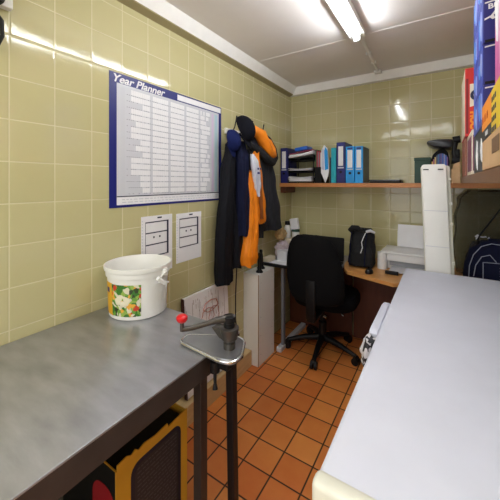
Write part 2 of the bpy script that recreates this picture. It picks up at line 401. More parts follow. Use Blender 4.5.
def bp_(deg, z, r=.149): a = math.radians(deg); return Vector((bx+r*math.cos(a), by+r*math.sin(a), bz+z))
obj('bail_handle', tube(nb(), [bp_(12, .185), bp_(0, .172), bp_(-6, .150, .152), bp_(2, .142, .155), bp_(14, .138, .155)], .0045, 8), m_white, U, True)
obj('handle_grip', tube(nb(), [bp_(-8, .170, .153), bp_(-2, .155, .155), bp_(6, .138, .157)], .009, 10), m_white, U, True)

# can opener
O = thing('bench_can_opener', (.69, .80, .815), 'bench mounted can opener with red crank knob on bench corner', 'can opener')
def outline(s): 
    c = [(.50, .80), (.515, .752), (.70, .738), (.745, .752), (.748, .80), (.705, .885), (.665, .895)]
    out = []
    cx_, cy_ = .64, .81
    n = len(c); r = .018
    for i in range(n):
        p = Vector(c[i]+(0,)); a = Vector(c[i-1]+(0,)); b = Vector(c[(i+1) % n]+(0,))
        p = Vector((cx_, cy_, 0))+(p-Vector((cx_, cy_, 0)))*s; a = Vector((cx_, cy_, 0))+(a-Vector((cx_, cy_, 0)))*s; b = Vector((cx_, cy_, 0))+(b-Vector((cx_, cy_, 0)))*s
        d1 = (a-p).normalized()*r; d2 = (b-p).normalized()*r
        for t in (0, .25, .5, .75, 1):
            q = p+d1*(1-t)**2+d2*t**2; out.append(q)
    return out
bm = nb(); rs = []
for s, z in ((1, .816), (1.0, .821), (.97, .825), (.93, .825), (.91, .829), (.87, .829)): rs.append([Vector((q.x, q.y, z)) for q in outline(s)])
rings(bm, rs); obj('base_plate', bm, mat('plate_top_steel', (150, 151, 154), .3, metal=.7, noise=.08), O, True)
o_ = outline(.985); obj('rim', tube(nb(), [(q.x, q.y, .8235) for q in o_]+[(o_[0].x, o_[0].y, .8235)], .0045, 8), m_plate, O, True)
bm = nb(); lathe(bm, [(.020, .829), (.020, .848), (.017, .85), (.018, .856), (.027, .862), (.032, .892), (.032, .898), (.026, .900)], .69, .81, 20, 1, 1)
prism(bm, [(.632, .892), (.69, .898), (.69, .862), (.665, .865)], 1, .785, .825, .003); obj('gear_housing', bm, m_iron, O, True)
bm = nb(); lathe(bm, [(.018, .898), (.018, .915), (.021, .917), (.021, .935), (.012, .938)], .69, .81, 20); obj('spindle', bm, m_black, O, True)
bm = nb(); tube(bm, [(.70, .825, .926), (.665, .775, .928), (.645, .75, .922), (.615, .712, .915), (.594, .687, .915)], [.013, .011, .008, .008, .008], 12)
obj('crank_arm', bm, m_iron, O, True)
bm = nb(); lathe(bm, [(.0065, .910), (.0065, .940)], .594, .687, 16); obj('knob_stem', bm, m_iron, O, True)
bm = nb(); lathe(bm, [(.006, .936), (.013, .940), (.018, .947), (.018, .955), (.012, .961), (.002, .963)], .594, .687, 20); obj('knob', bm, m_red, O, True)
bm = nb(); 
t = nb(); box(t, .680, .708, .800, .828, 0, .816, .003); 
for v in t.verts: v.co.y += .02*(1-v.co.z/.816)
merge(bm, t); obj('upright_bar', bm, mat('bar_black_steel', (40, 34, 34), .35, metal=.6), O)
bm = nb(); box(bm, .6425, .715, .765, .86, .778, .8155, .004); obj('clamp_block', bm, m_black, O)
bm = nb(); tube(bm, [(.665, .765, .80), (.665, .765, .765)], .016, 12); tube(bm, [(.665, .765, .77), (.668, .762, .73), (.67, .76, .712)], [.006, .005, .009], 8); obj('clamp_screw', bm, m_black, O, True)

# leaning picture
C = thing('leaning_picture', (.05, 1.47, .12), 'pale wood-look picture with reddish loops leaning on the left wall behind the bench', 'picture')
bm = nb(); t = nb(); box(t, .012, .028, 1.262, 1.687, .13, .69)
for v in t.verts: v.co.x += (1-(v.co.z-.13)/.56)*.03 ; v.co.z += .012*(v.co.z > .5)
merge(bm, t)
mw = tiles('whitewashed_boards', (2, 1), (.13, 1.25), .075, .004, (206, 198, 196), (226, 220, 218), (172, 160, 156), .7, .0, blot=.3)
obj('canvas', bm, m_whitep, C)
bm = nb()
for q in range(7):
    y = 1.27+q*.062; box(bm, .0595-.03, .0600-.03, y, y+.0035, .3, .66)
for v in bm.verts: v.co.x = .0286+(1-(v.co.z-.13)/.56)*.03
obj('board_lines', bm, mat('board_seam', (150, 140, 138), .7), C)
bm = nb(); random.seed(9)
for q in range(60):
    y = random.uniform(1.27, 1.67); z = random.uniform(.4, .66); box(bm, 0, .0003, y, y+random.uniform(.002, .006), z, z+random.uniform(.008, .04))
for v in bm.verts: v.co.x += .0286+(1-(v.co.z-.13)/.56)*.03
obj('board_grain', bm, mat('board_grain', (178, 166, 164), .7), C)
bm = nb(); random.seed(3)
def loop(cy, cz_, ry, rz, n=30, tw=0):
    return [(.0292+(1-(cz_-.13)/.56)*.03, cy+ry*math.cos(2*PI*k/n+tw)+.006*math.sin(5*k), cz_+rz*math.sin(2*PI*k/n)) for k in range(n+1)]
tube(bm, loop(1.50, .59, .07, .035), .0055, 6, .4); tube(bm, loop(1.47, .535, .06, .05), .003, 6, .5); tube(bm, loop(1.53, .525, .05, .055), .003, 6, .5)
obj('printed_loops', bm, mat('rust_pink', (182, 122, 106), .6), C, True)
bm = nb(); box(bm, .012, .034, 1.257, 1.262, .13, .703)
for v in bm.verts: v.co.x += (1-(v.co.z-.13)/.56)*.03
obj('edge_strip', bm, mat('edge_dark_red', (70, 30, 26), .6), C)

# ------------------------------------------------------------------ coats
def drape(secs, m_fold=5, amp=.012, n=40, seed=0, pw=2.4):
    """closed hanging cloth; secs = (z, y0, y1, x0, x1); interpolated smoothly"""
    random.seed(seed); ph = [random.uniform(0, 6.28) for _ in range(4)]
    bm = nb(); out = []; K = 9
    pts = []
    for a, b in zip(secs[:-1], secs[1:]):
        for k in range(K):
            t = k/K; t2 = t*t*(3-2*t); pts.append(tuple(a[i]+(b[i]-a[i])*(t if i == 0 else t2) for i in range(5)))
    pts.append(secs[-1])
    for j, (z, ya, yb, xa, xb) in enumerate(pts):
        ring = []; s = j/len(pts)
        for k in range(n):
            t = 2*PI*k/n; c, s_ = math.cos(t), math.sin(t)
            e = 2/pw; cy_ = abs(c)**e*(1 if c > 0 else -1); sx_ = abs(s_)**e*(1 if s_ > 0 else -1)
            f = amp*(.35+.65*s)*(math.sin(m_fold*t+ph[0]+1.3*s)+.5*math.sin((2*m_fold+1)*t+ph[1]-2*s)+.4*math.sin(7*s*3+2*t+ph[2]))
            ring.append(Vector(((xa+xb)/2+sx_*((xb-xa)/2+f), (ya+yb)/2+cy_*((yb-ya)/2+f*.5), z+.008*math.sin(3*t+ph[3])*(j == 0 or j == len(pts)-1))))
        out.append(ring)
    rings(bm, out); return bm
R = thing('coat_rail', (0, 2.0, 1.73), 'white wooden coat rail with hooks on the left wall', 'coat rail')
obj('board', box(nb(), 0, .018, 1.69, 2.22, 1.728, 1.768, .003), m_trim, R)
for y in (1.735, 1.83, 1.95, 2.12):
    obj('hook', tube(nb(), [(.018, y, 1.745), (.04, y, 1.74), (.06, y, 1.78), (.07, y+.01, 1.855)], .0045, 8), m_black, R, True)
K1 = thing('winter_coat', (.1, 1.65, .72), 'long black coat hanging leftmost on the coat rail', 'coat')
obj('body', drape([(1.74, 1.73, 1.77, .03, .07), (1.62, 1.63, 1.76, .03, .10), (1.45, 1.58, 1.77, .02, .12), (1.15, 1.55, 1.78, .02, .12), (.95, 1.61, 1.78, .02, .11), (.79, 1.64, 1.77, .02, .10)], 6, .010, seed=1), m_coat, K1, True)
obj('sleeve', drape([(1.64, 1.60, 1.68, .06, .12), (1.45, 1.56, 1.64, .07, .14), (1.15, 1.50, 1.61, .06, .15), (.9, 1.49, 1.62, .05, .14), (.72, 1.51, 1.64, .04, .13)], 3, .008, seed=2), m_coat, K1, True)
obj('rear_sleeve', drape([(1.3, 1.66, 1.74, .08, .13), (1.0, 1.65, 1.74, .08, .14), (.80, 1.65, 1.74, .07, .13)], 3, .006, seed=4), m_coat, K1, True)
K2 = thing('fleece_jacket', (.15, 1.76, 1.0), 'navy blue jacket hanging between the black coat and orange jacket', 'jacket')
obj('body', drape([(1.66, 1.68, 1.74, .11, .15), (1.55, 1.655, 1.75, .115, .18), (1.3, 1.65, 1.76, .12, .185), (1.02, 1.665, 1.76, .115, .18)], 4, .007, seed=5), m_navyd, K2, True)
obj('zip', tube(nb(), [(.185, 1.76, 1.50), (.195, 1.75, 1.44), (.19, 1.765, 1.35), (.18, 1.79, 1.30)], .0035, 6), m_chrome, K2, True)
K3 = thing('work_jacket', (.14, 2.0, .80), 'orange and charcoal work jacket hanging on the coat rail', 'jacket')
obj('body', drape([(1.72, 1.92, 2.08, .03, .12), (1.58, 1.88, 2.20, .03, .14), (1.38, 1.90, 2.27, .03, .14), (1.15, 1.98, 2.34, .03, .14), (.99, 2.10, 2.37, .03, .13)], 6, .010, seed=7), m_char, K3, True)
obj('orange_sleeve', drape([(1.46, 1.73, 1.77, 0.15, 0.19), (1.36, 1.72, 1.79, 0.15, 0.21), (1.2, 1.74, 1.82, 0.15, 0.21), (1, 1.72, 1.83, 0.13, 0.21), (0.88, 1.69, 1.82, 0.12, 0.21), (0.81, 1.7, 1.81, 0.12, 0.2)], 5, .009, seed=8), m_orange, K3, True)
obj('orange_lining', drape([(1.6, 1.84, 1.9, 0.135, 0.17), (1.4, 1.82, 1.94, 0.14, 0.18), (1.2, 1.86, 1.98, 0.14, 0.18), (1.08, 1.89, 1.99, 0.14, 0.17)], 4, .007, seed=9), m_orange, K3, True)
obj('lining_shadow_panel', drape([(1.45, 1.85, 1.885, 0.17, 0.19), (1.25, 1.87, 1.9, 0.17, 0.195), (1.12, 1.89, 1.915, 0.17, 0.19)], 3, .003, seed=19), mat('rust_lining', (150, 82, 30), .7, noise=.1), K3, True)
obj('inner_lining', drape([(1.25, 1.88, 1.97, 0.11, 0.15), (0.97, 1.9, 2, 0.09, 0.15)], 3, .006, seed=10), m_blackf, K3, True)
bm = nb(); tube(bm, [(.10, 1.84, 1.74), (.13, 1.89, 1.765), (.15, 1.94, 1.74), (.16, 2.0, 1.66), (.165, 2.06, 1.60), (.16, 2.12, 1.60), (.14, 2.15, 1.65), (.12, 2.13, 1.71), (.09, 2.08, 1.75)], [.02, .036, .046, .044, .036, .030, .026, .022, .015], 14)
obj('hood', bm, m_orange, K3, True)
bm = nb(); tube(bm, [(.10, 1.86, 1.66), (.15, 1.92, 1.62), (.17, 2.0, 1.56), (.17, 2.09, 1.54), (.16, 2.16, 1.58), (.13, 2.20, 1.66), (.10, 2.17, 1.74), (.07, 2.10, 1.79)], [.02, .03, .036, .03, .024, .018, .014, .010], 14)
obj('hood_edge', bm, m_blackf, K3, True)
V = thing('printed_plastic_bag', (.2, 1.9, 1.33), 'white printed plastic bag hanging in front of the orange jacket', 'bag')
obj('bag', drape([(1.57, 1.715, 1.75, 0.195, 0.22), (1.52, 1.71, 1.785, 0.195, 0.235), (1.42, 1.735, 1.81, 0.2, 0.235), (1.36, 1.75, 1.82, 0.2, 0.23), (1.29, 1.78, 1.81, 0.2, 0.22)], 4, .005, seed=12), mat('white_film', (214, 218, 232), .25, noise=.2, nscale=35), V, True)
for q, (z, w) in enumerate(((1.47, .045), (1.44, .03))): obj('printed_mark', box(nb(), .236, .2375, 1.75, 1.75+w, z, z+.014, .0005), m_navy, V)
def cap(name, loc, r, tilt, m, label, seed):
    c = thing(name, loc, label, 'cap')
    x, y, z = loc
    bm = nb(); t = nb(); prof = [(r*math.cos(a), r*.95*math.sin(a)) for a in [math.radians(d) for d in (0, 15, 30, 45, 60, 75, 88)]]
    lathe(t, prof, 0, 0, 28, 1.22, .98); M = Matrix.Translation(loc) @ Matrix.Rotation(math.radians(tilt), 4, 'Y'); merge(bm, t, M)
    obj('crown', bm, m, c, True)
    bm = nb(); t = nb(); g = []
    for j in range(6):
        rr = r*.85+j/5*r*.95; row = []
        for k in range(13):
            a = math.radians(-62+124*k/12); w = 1-.05*j
            row.append((rr*math.cos(a)*(1 if j else 1), r*1.0*math.sin(a)*w*(1-.03*j*j*.3), -.10*r*(math.sin(a)**2)*2-.02*r*j))
        g.append(row)
    top_ = [[t.verts.new((p[0], p[1], p[2]+.002)) for p in row] for row in g]; bot = [[t.verts.new((p[0], p[1], p[2]-.002)) for p in row] for row in g]
    for A, s in ((top_, 1), (bot, -1)):
        for a, b in zip(A[:-1], A[1:]):
            for i in range(12): t.faces.new((a[i], a[i+1], b[i+1], b[i]))
    merge(bm, t, M); obj('peak', bm, m, c, True)
cap('peaked_cap', (.165, 1.695, 1.745), .078, 66, mat('black_cap_cloth', (12, 13, 22), .85, spec=.15, noise=.15, nscale=40, bump=.2), 'black peaked cap hanging on top of the coats', 1)
cap('peaked_cap', (.12, 1.62, 1.66), .062, 78, mat('blue_cap_cloth', (20, 30, 78), .85, spec=.15, noise=.15, nscale=40, bump=.2), 'blue peaked cap hanging under the black cap, against the dark coat', 2)
obj('hanging_strap', tube(nb(), [(.10, 1.70, .80), (.09, 1.70, .6), (.08, 1.715, .42), (.07, 1.74, .36)], .006, 8, .5), m_black, None, True, 'thin black strap dangling below the dark coat beside the white box', 'strap')

# white box on floor
Wb = thing('white_boxed_panel', (.07, 2.06, 0), 'tall narrow white box standing on the floor by the left wall', 'box')
obj('body', box(nb(), .003, .137, 1.93, 2.181, 0, .69, .002), m_white, Wb)
obj('brown_edge', box(nb(), .1345, .1385, 1.9285, 1.9325, 0, .69), mat('chipboard_edge', (150, 112, 72), .7), Wb)
bm = nb()
for z in (.08, .22, .36, .50, .62): box(bm, .137, .1378, 1.965, 1.969, z, z+.004); box(bm, .137, .1378, 2.14, 2.144, z, z+.004)
obj('screw_heads', bm, m_grey, Wb)
def spindle(x, y, label, s=1):
    bm = nb(); z = .69; lathe(bm, [(.028*s, z), (.028*s, z+.006), (.018*s, z+.018), (.014*s, z+.05), (.015*s, z+.10), (.011*s, z+.125), (.013*s, z+.14), (.009*s, z+.15)], x, y, 20)
    obj('pepper_mill', bm, m_black, None, True, label, 'pepper mill', 'black mills on the white box')
spindle(.105, 2.0, 'slim black mill on the white box, front one')
spindle(.06, 2.10, 'slim black mill on the white box, rear one nearer the wall', 1.15)

# ------------------------------------------------------------------ shelves
H1 = thing('wooden_shelf', (.9, 2.68, 1.34), 'long orange wooden shelf across the back wall holding files', 'shelf')
obj('board', box(nb(), .0, XR, 2.55, 2.808, 1.343, 1.378, .002), m_woodsh, H1)
obj('batten', box(nb(), .0, .05, 2.57, 2.80, 1.285, 1.343, .002), m_dwood, H1)
H2 = thing('side_shelf', (1.6, 1.3, 1.38), 'wooden shelf on right wall above the freezer holding stacked boxes', 'shelf')
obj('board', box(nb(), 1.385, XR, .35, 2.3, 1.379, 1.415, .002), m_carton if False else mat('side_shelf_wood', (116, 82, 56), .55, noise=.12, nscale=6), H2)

def lever_file(x0, x1, h, m, label, y0=2.56, depth=.24, side=None, hole=True, labelbox=(.42, .9), grp=None):
    f = thing('lever_arch_file', ((x0+x1)/2, y0+depth/2, 1.378), label, 'file', grp); z = 1.378
    obj('cover', box(nb(), x0, x1, y0, y0+depth, z+.0005, z+h, .003), m, f)
    w = x1-x0
    obj('spine_label', box(nb(), x0+w*.22, x1-w*.22, y0-.0012, y0, z+h*labelbox[0], z+h*labelbox[1]), m_whitep, f, label='white spine label')
    obj('printed_band', box(nb(), x0+w*.2, x1-w*.2, y0-.0012, y0, z+h*(labelbox[1]+.02), z+h*(labelbox[1]+.07)), m_navy, f)
    obj('printed_band', box(nb(), x0+w*.15, x1-w*.15, y0-.0012, y0, z+h*(labelbox[0]-.06), z+h*(labelbox[0]-.03)), m_greyl, f)
    if hole:
        bm = nb(); t = nb(); lathe(t, [(.011, -.001), (.011, .0008)], 0, 0, 20); merge(bm, t, Matrix.Translation(((x0+x1)/2, y0-.0008, z+h*.27)) @ Matrix.Rotation(PI/2, 4, 'X'))
        obj('finger_ring', bm, m_black, f)
    if side: obj('side_board', box(nb(), x1, x1+.0015, y0+.006, y0+depth-.004, z+.004, z+h-.004), side, f)
    return f
lever_file(.006, .076, .33, mat('navy_file', (22, 26, 104), .45), 'navy lever arch file, leftmost on the back shelf by the corner', depth=.22)
lever_file(.533, .606, .345, mat('navy_file_b', (20, 24, 104), .45), 'tall navy lever arch file standing between teal and light blue files')
lever_file(.610, .680, .305, m_lblue, 'light blue lever arch file touching the tall navy file', grp='light blue files')
lever_file(.684, .748, .302, m_lblue, 'light blue lever arch file, rightmost, with grey side showing', side=m_grey, grp='light blue files')
obj('teal_binder', box(nb(), .487, .530, 2.56, 2.79, 1.3785, 1.68, .003), m_teal, None, label='plain teal binder standing left of the tall navy file', cat='file')
# letter tray stack
Tt = thing('letter_tray', (.2, 2.68, 1.378), 'black stacked letter trays full of papers on the back shelf', 'letter tray')
for k, z in enumerate((1.382, 1.475, 1.585)):
    bm = nb(); box(bm, .086, .330, 2.565, 2.79, z, z+.004); box(bm, .086, .090, 2.565, 2.79, z, z+.045); box(bm, .326, .330, 2.565, 2.79, z, z+.045); box(bm, .086, .33, 2.786, 2.79, z, z+.045); obj('tray', bm, m_black, Tt)
bm = nb()
for x in (.088, .322): 
    for y in (2.57, 2.775): box(bm, x, x+.006, y, y+.008, 1.3785, 1.60)
obj('frame', bm, m_black, Tt)
def sheaf(x0, x1, z, n, seed, name='loose_papers', label='', tilt=0, y0=2.545, cols=None):
    random.seed(seed); bm = nb()
    for k in range(n):
        t = nb()
        dx, dy = random.uniform(-.008, .008), random.uniform(-.012, .01)
        t.free(); rr = []
        for i in range(9):
            u = i/8; x = x0+(x1-x0)*u+dx; zz = z+k*.0046+(.010 if seed % 2 else -.006)*(2*u-1)**2*(k/n)+tilt*(u-.5)
            rr.append([Vector((x, y0+dy, zz-.0035)), Vector((x, y0+.22+dy, zz-.0005)), Vector((x, y0+.22+dy, zz+.0035)), Vector((x, y0+dy, zz+.0005))])
        rings(bm, rr)
    return obj(name, bm, m_whitep, None, True, label, 'papers')
sheaf(.10, .318, 1.398, 8, 11, label='thick sheaf of papers in the bottom letter tray')
sheaf(.10, .318, 1.497, 3, 13, label='thin sheaf of papers in the middle letter tray')
s = sheaf(.095, .325, 1.627, 5, 15, label='papers and magazines heaped in the top letter tray', tilt=.03)
bm = nb(); box(bm, .10, .33, 2.55, 2.74, 1.655, 1.661, .001); rot_about(bm, (.2, 2.6, 1.65), 'Y', -8); obj('magazine', bm, mat('magenta_cover', (170, 60, 90), .4), None, label='magazine with pink-red cover lying tilted on the letter tray papers', cat='magazine')
bm = nb(); box(bm, .155, .275, 2.55, 2.70, 1.672, 1.705, .008); rot_about(bm, (.2, 2.6, 1.67), 'Y', -7); obj('blue_case', bm, m_bluep, None, True, 'bright blue plastic case lying on top of the letter tray', 'case')
# magazine file with coloured magazines
F = thing('magazine_rack', (.365, 2.68, 1.378), 'black magazine rack holding red and green folders beside letter tray', 'magazine rack')
bm = nb(); box(bm, .334, .396, 2.58, 2.79, 1.3785, 1.384); box(bm, .334, .337, 2.58, 2.79, 1.384, 1.52); box(bm, .393, .396, 2.58, 2.79, 1.384, 1.52); box(bm, .337, .393, 2.58, 2.583, 1.384, 1.52); obj('holder', bm, m_black, F)
for i, (c, h, l) in enumerate((((60, 110, 76), .30, 'green'), ((176, 52, 66), .29, 'red'), ((150, 140, 150), .275, 'grey'), ((190, 70, 84), .285, 'pink red'), ((206, 200, 206), .27, 'white'))):
    x = .339+i*.0105; obj('thin_folder', box(nb(), x, x+.008, 2.586, 2.785, 1.3845, 1.378+h, .001), mat('folder_'+l.replace(' ', '_'), c, .5), None, label=l+' folder standing in the black magazine rack on the back shelf', cat='folder', group='folders in the magazine rack')
# white and blue pointed document
D = thing('document_wallet', (.43, 2.6, 1.378), 'white wallet with blue printed leaflets, pointed at the bottom, on the shelf', 'document wallet')
bm = nb(); prism(bm, [(.436, 1.3795), (.462, 1.44), (.470, 1.50), (.455, 1.68), (.425, 1.71), (.400, 1.66), (.398, 1.47)], 1, 2.56, 2.572, .002); obj('wallet', bm, m_whitep, D)
bm = nb(); prism(bm, [(.435, 1.49), (.464, 1.50), (.458, 1.655), (.44, 1.69), (.428, 1.66)], 1, 2.557, 2.56); obj('blue_leaflet', bm, m_lblue, D)
bm = nb(); prism(bm, [(.404, 1.50), (.428, 1.49), (.424, 1.67), (.41, 1.68)], 1, 2.5575, 2.56); obj('pale_leaflet', bm, mat('pale_lilac', (198, 200, 220), .5), D)
bm = nb(); box(bm, .474, .484, 2.57, 2.78, 1.3785, 1.60, .001); obj('thin_folder', bm, m_ink, None, label='dark slim folder standing left of the plain teal binder', cat='folder')
# flat black tray right of files
bm = nb(); prism(bm, rrect(.79, 1.02, 2.585, 2.77, .012), 2, 1.3785, 1.392, .002); E1 = thing('flat_black_device', (.9, 2.68, 1.378), 'flat black laptop lying closed on the back shelf', 'laptop'); obj('base', bm, m_black, E1)
bm = nb(); prism(bm, rrect(.785, 1.02, 2.585, 2.77, .012), 2, 1.393, 1.406, .003); obj('lid', bm, mat('dark_gloss', (52, 52, 58), .2), E1)
# green box
G = thing('green_box', (1.165, 2.66, 1.378), 'small dark green box on the back shelf behind the white panel', 'box')
obj('body', box(nb(), 1.112, 1.215, 2.585, 2.72, 1.3785, 1.545, .003), m_green, G); obj('lid', box(nb(), 1.109, 1.218, 2.582, 2.723, 1.545, 1.568, .003), m_green, G)
# disc wallet
Q = thing('disc_wallet', (1.29, 2.66, 1.378), 'open black zipped disc wallet standing on the back shelf', 'disc wallet')
bm = nb(); prism(bm, [(1.205, 1.3795), (1.212, 1.46), (1.212, 1.53), (1.23, 1.59), (1.265, 1.625), (1.30, 1.63), (1.322, 1.60), (1.333, 1.53), (1.33, 1.45), (1.31, 1.3795)], 1, 2.60, 2.74, .01); obj('case', bm, m_blackf, Q, True)
cs = [(214, 170, 90), (176, 90, 110), (222, 190, 110), (90, 90, 110), (60, 110, 160), (70, 70, 140), (96, 80, 150), (60, 100, 190), (150, 150, 200), (70, 110, 210), (120, 70, 140)]
for i, c in enumerate(cs):
    x = 1.222+i*.0092; hh = .215-.0016*(i-6)**2
    bm = nb(); prism(bm, [(x, 1.395), (x+.0082, 1.395), (x+.0082, 1.378+hh), (x, 1.378+hh)], 1, 2.592, 2.60, .001); obj('disc_sleeve', bm, mat('sleeve_colour', c, .3), Q)
bm = nb(); prism(bm, [(1.19, 1.665), (1.20, 1.682), (1.26, 1.69), (1.34, 1.685), (1.365, 1.67), (1.375, 1.64), (1.33, 1.625), (1.23, 1.638)], 1, 2.52, 2.73, .008); obj('flap', bm, mat('flap_gloss_black', (30, 30, 36), .3), Q, True)
# open tan carton and black telephone
Z_ = thing('small_carton', (1.42, 2.5, 1.415), 'small open tan carton on the shelf corner behind the pink box', 'box')
bm = nb(); box(bm, 1.335, 1.383, 2.33, 2.45, 1.3785, 1.47, .002); obj('body', bm, m_carton, Z_)
bm = nb(); prism(bm, [(1.34, 1.47), (1.383, 1.47), (1.383, 1.515), (1.348, 1.50)], 1, 2.325, 2.329); obj('flap', bm, m_carton, Z_)
bm = nb(); tube(bm, [(1.36, 2.40, 1.53), (1.35, 2.40, 1.58), (1.36, 2.40, 1.66)], [.020, .013, .018], 12); tube(bm, [(1.345, 2.40, 1.66), (1.385, 2.40, 1.665)], .024, 12); tube(bm, [(1.34, 2.40, 1.53), (1.38, 2.40, 1.525)], .024, 12)
box(bm, 1.35, 1.383, 2.39, 2.43, 1.4705, 1.60, .006)
obj('telephone_handset', bm, m_black, None, True, 'black telephone handset standing on the small tan carton', 'handset')

# ------------------------------------------------------------------ right shelf boxes
SZ = 1.416
def carton(name, x0, x1, y0, y1, z0, z1, m, label, group=None):
    t = thing(name, ((x0+x1)/2, (y0+y1)/2, z0), label, 'box', group)
    obj('body', box(nb(), x0, x1, y0, y1, z0+.0005, z1, .002), m, t); return t
def patch(parent, name, m, poly, x=None, y=None, t=.001):
    bm = nb()
    if x is not None: prism(bm, poly, 0, x-t, x)
    else: prism(bm, poly, 1, y-t, y)
    return obj(name, bm, m, parent)
m_pink = mat('pink_print', (214, 96, 170), .4, noise=.1); m_blk = mat('box_black', (42, 44, 52), .45); m_dnavy = mat('box_navy', (30, 34, 120), .4)
m_sky = mat('box_sky_blue', (44, 70, 178), .4, noise=.4, nscale=25); m_orp = mat('box_orange', (242, 146, 30), .5); m_yl = mat('box_yellow', (236, 204, 40), .5); m_rd = mat('box_red', (206, 44, 40), .5); m_cr = mat('box_cream', (234, 222, 200), .6); m_pl = mat('box_plum', (128, 60, 92), .5)
# far: pink-white box, red box
carton('brown_carton', 1.39, 1.70, 2.03, 2.29, SZ, 1.625, mat('dusty_brown', (150, 96, 80), .7), 'dusty brown box under the rear of the tall red box')
a = carton('striped_carton', 1.400, 1.70, 1.72, 2.02, SZ, 1.625, m_cr, 'white and plum striped box under the tall red box on right shelf')
patch(a, 'plum_stripe', m_pl, [(1.404, SZ+.02), (1.414, SZ+.02), (1.414, 1.60), (1.404, 1.60)], y=1.72); patch(a, 'plum_stripe', m_pl, [(1.432, SZ+.01), (1.448, SZ+.01), (1.448, 1.61), (1.432, 1.61)], y=1.72); patch(a, 'plum_stripe', m_pl, [(1.74, SZ+.02), (1.98, SZ+.02), (1.98, 1.60), (1.74, 1.60)], x=1.40)
patch(a, 'green_band', mat('lime_print', (196, 206, 120), .5), [(1.416, 1.585), (1.43, 1.585), (1.43, 1.62), (1.416, 1.62)], y=1.72)
r = carton('red_carton', 1.392, 1.70, 1.95, 2.29, 1.626, 1.985, m_rd, 'tall red box with orange lettering, farthest on the right shelf')
bpy.data.objects.remove([c for c in r.children][0])
obj('body', box(nb(), 1.388, 1.70, 1.97, 2.29, 1.6265, 1.985, .002), m_rd, r)
patch(r, 'cream_edge', m_cr, [(1.975, 1.63), (2.285, 1.63), (2.285, 1.98), (1.975, 1.98)], x=1.388)
patch(r, 'cream_panel', m_cr, [(1.408, 1.78), (1.50, 1.80), (1.50, 1.90), (1.408, 1.90)], y=1.97)
patch(r, 'dark_stripe', mat('dark_red_print', (130, 26, 30), .5), [(1.392, 1.64), (1.402, 1.64), (1.402, 1.93), (1.392, 1.93)], y=1.97)
text('lettering', 'C', .075, (1.409, 1.9685, 1.815), (1, 0, 0), (0, 0, 1), m_ink, r, bold=.003)
text('lettering', 'HOC', .04, (1.4115, 1.9685, 1.755), (0, 0, -1), (1, 0, 0), m_orp, r, bold=.003)
# blue stack
zb = [SZ, 1.556, 1.678, 1.803, 1.935, 2.06]
dk = carton('dark_carton', 1.390, 1.68, 1.16, 1.47, zb[0], zb[1], m_blk, 'charcoal and white printed box at the bottom of the blue stack')
random.seed(5)
def swoosh(parent, x, ya, yb, za, zc, mats, n=5):
    for q in range(n):
        a0 = ya+(yb-ya)*(q+.1)/n; w = (yb-ya)*.5/n; s = (zc-za)
        zz0 = za+s*random.uniform(.05, .3); zz1 = zc-s*random.uniform(.05, .3)
        sh = random.uniform(-.03, .03)
        patch(parent, 'printed_swirl', mats[q % len(mats)], [(a0, zz0), (a0+w, zz0+.01), (min(yb, a0+w+abs(sh)), (zz0+zz1)/2), (a0+w*.8, zz1), (a0-.0, zz1-.01), (a0-min(.01, abs(sh)), (zz0+zz1)/2)], x=x)
swoosh(dk, 1.39, 1.18, 1.46, zb[0], zb[1], [m_whitep, m_grey], 4)
patch(dk, 'white_print', m_greyl, [(1.40, 1.45), (1.42, 1.44), (1.425, 1.52), (1.41, 1.55)], y=1.16)
for k in range(4):
    bxk = carton('blue_carton', 1.390, 1.68, 1.16+.003*(k % 2), 1.47, zb[k+1], zb[k+2], m_dnavy, ['lowest', 'second', 'third', 'topmost'][k]+' navy and sky blue box in the stack on the right shelf', 'navy and sky blue boxes')
    yf = 1.16+.003*(k % 2)
    patch(bxk, 'sky_side', m_sky, [(yf+.002, zb[k+1]+.002), (1.468, zb[k+1]+.002), (1.468, zb[k+2]-.002), (yf+.002, zb[k+2]-.002)], x=1.39)
    swoosh(bxk, 1.389, 1.18, 1.45, zb[k+1], zb[k+2], [mat('pale_swirl', (160, 176, 232), .4), mat('cyan_print', (70, 140, 224), .4), mat('violet_print', (90, 80, 190), .4)], 5)
    patch(bxk, 'white_line', m_whitep, [(1.394, zb[k+2]-.012), (1.46, zb[k+2]-.006), (1.46, zb[k+2]-.002), (1.394, zb[k+2]-.008)], y=yf)
    if k < 3: patch(bxk, 'dark_line', m_black, [(1.394, zb[k+1]+.002), (1.60, zb[k+1]+.002), (1.60, zb[k+1]+.018), (1.394, zb[k+1]+.010)], y=yf)
    if k == 2: text('lettering', 'BU', .021, (1.401, yf-.0014, 1.905), (1, 0, 0), (0, 0, 1), m_whitep, bxk, bold=.0006, sx=1.15)
    if k == 2: patch(bxk, 'white_swirl', m_whitep, [(1.393, 1.878), (1.408, 1.884), (1.418, 1.898), (1.426, 1.900), (1.424, 1.890), (1.414, 1.884), (1.420, 1.874), (1.412, 1.872), (1.406, 1.878), (1.393, 1.873)], y=yf)
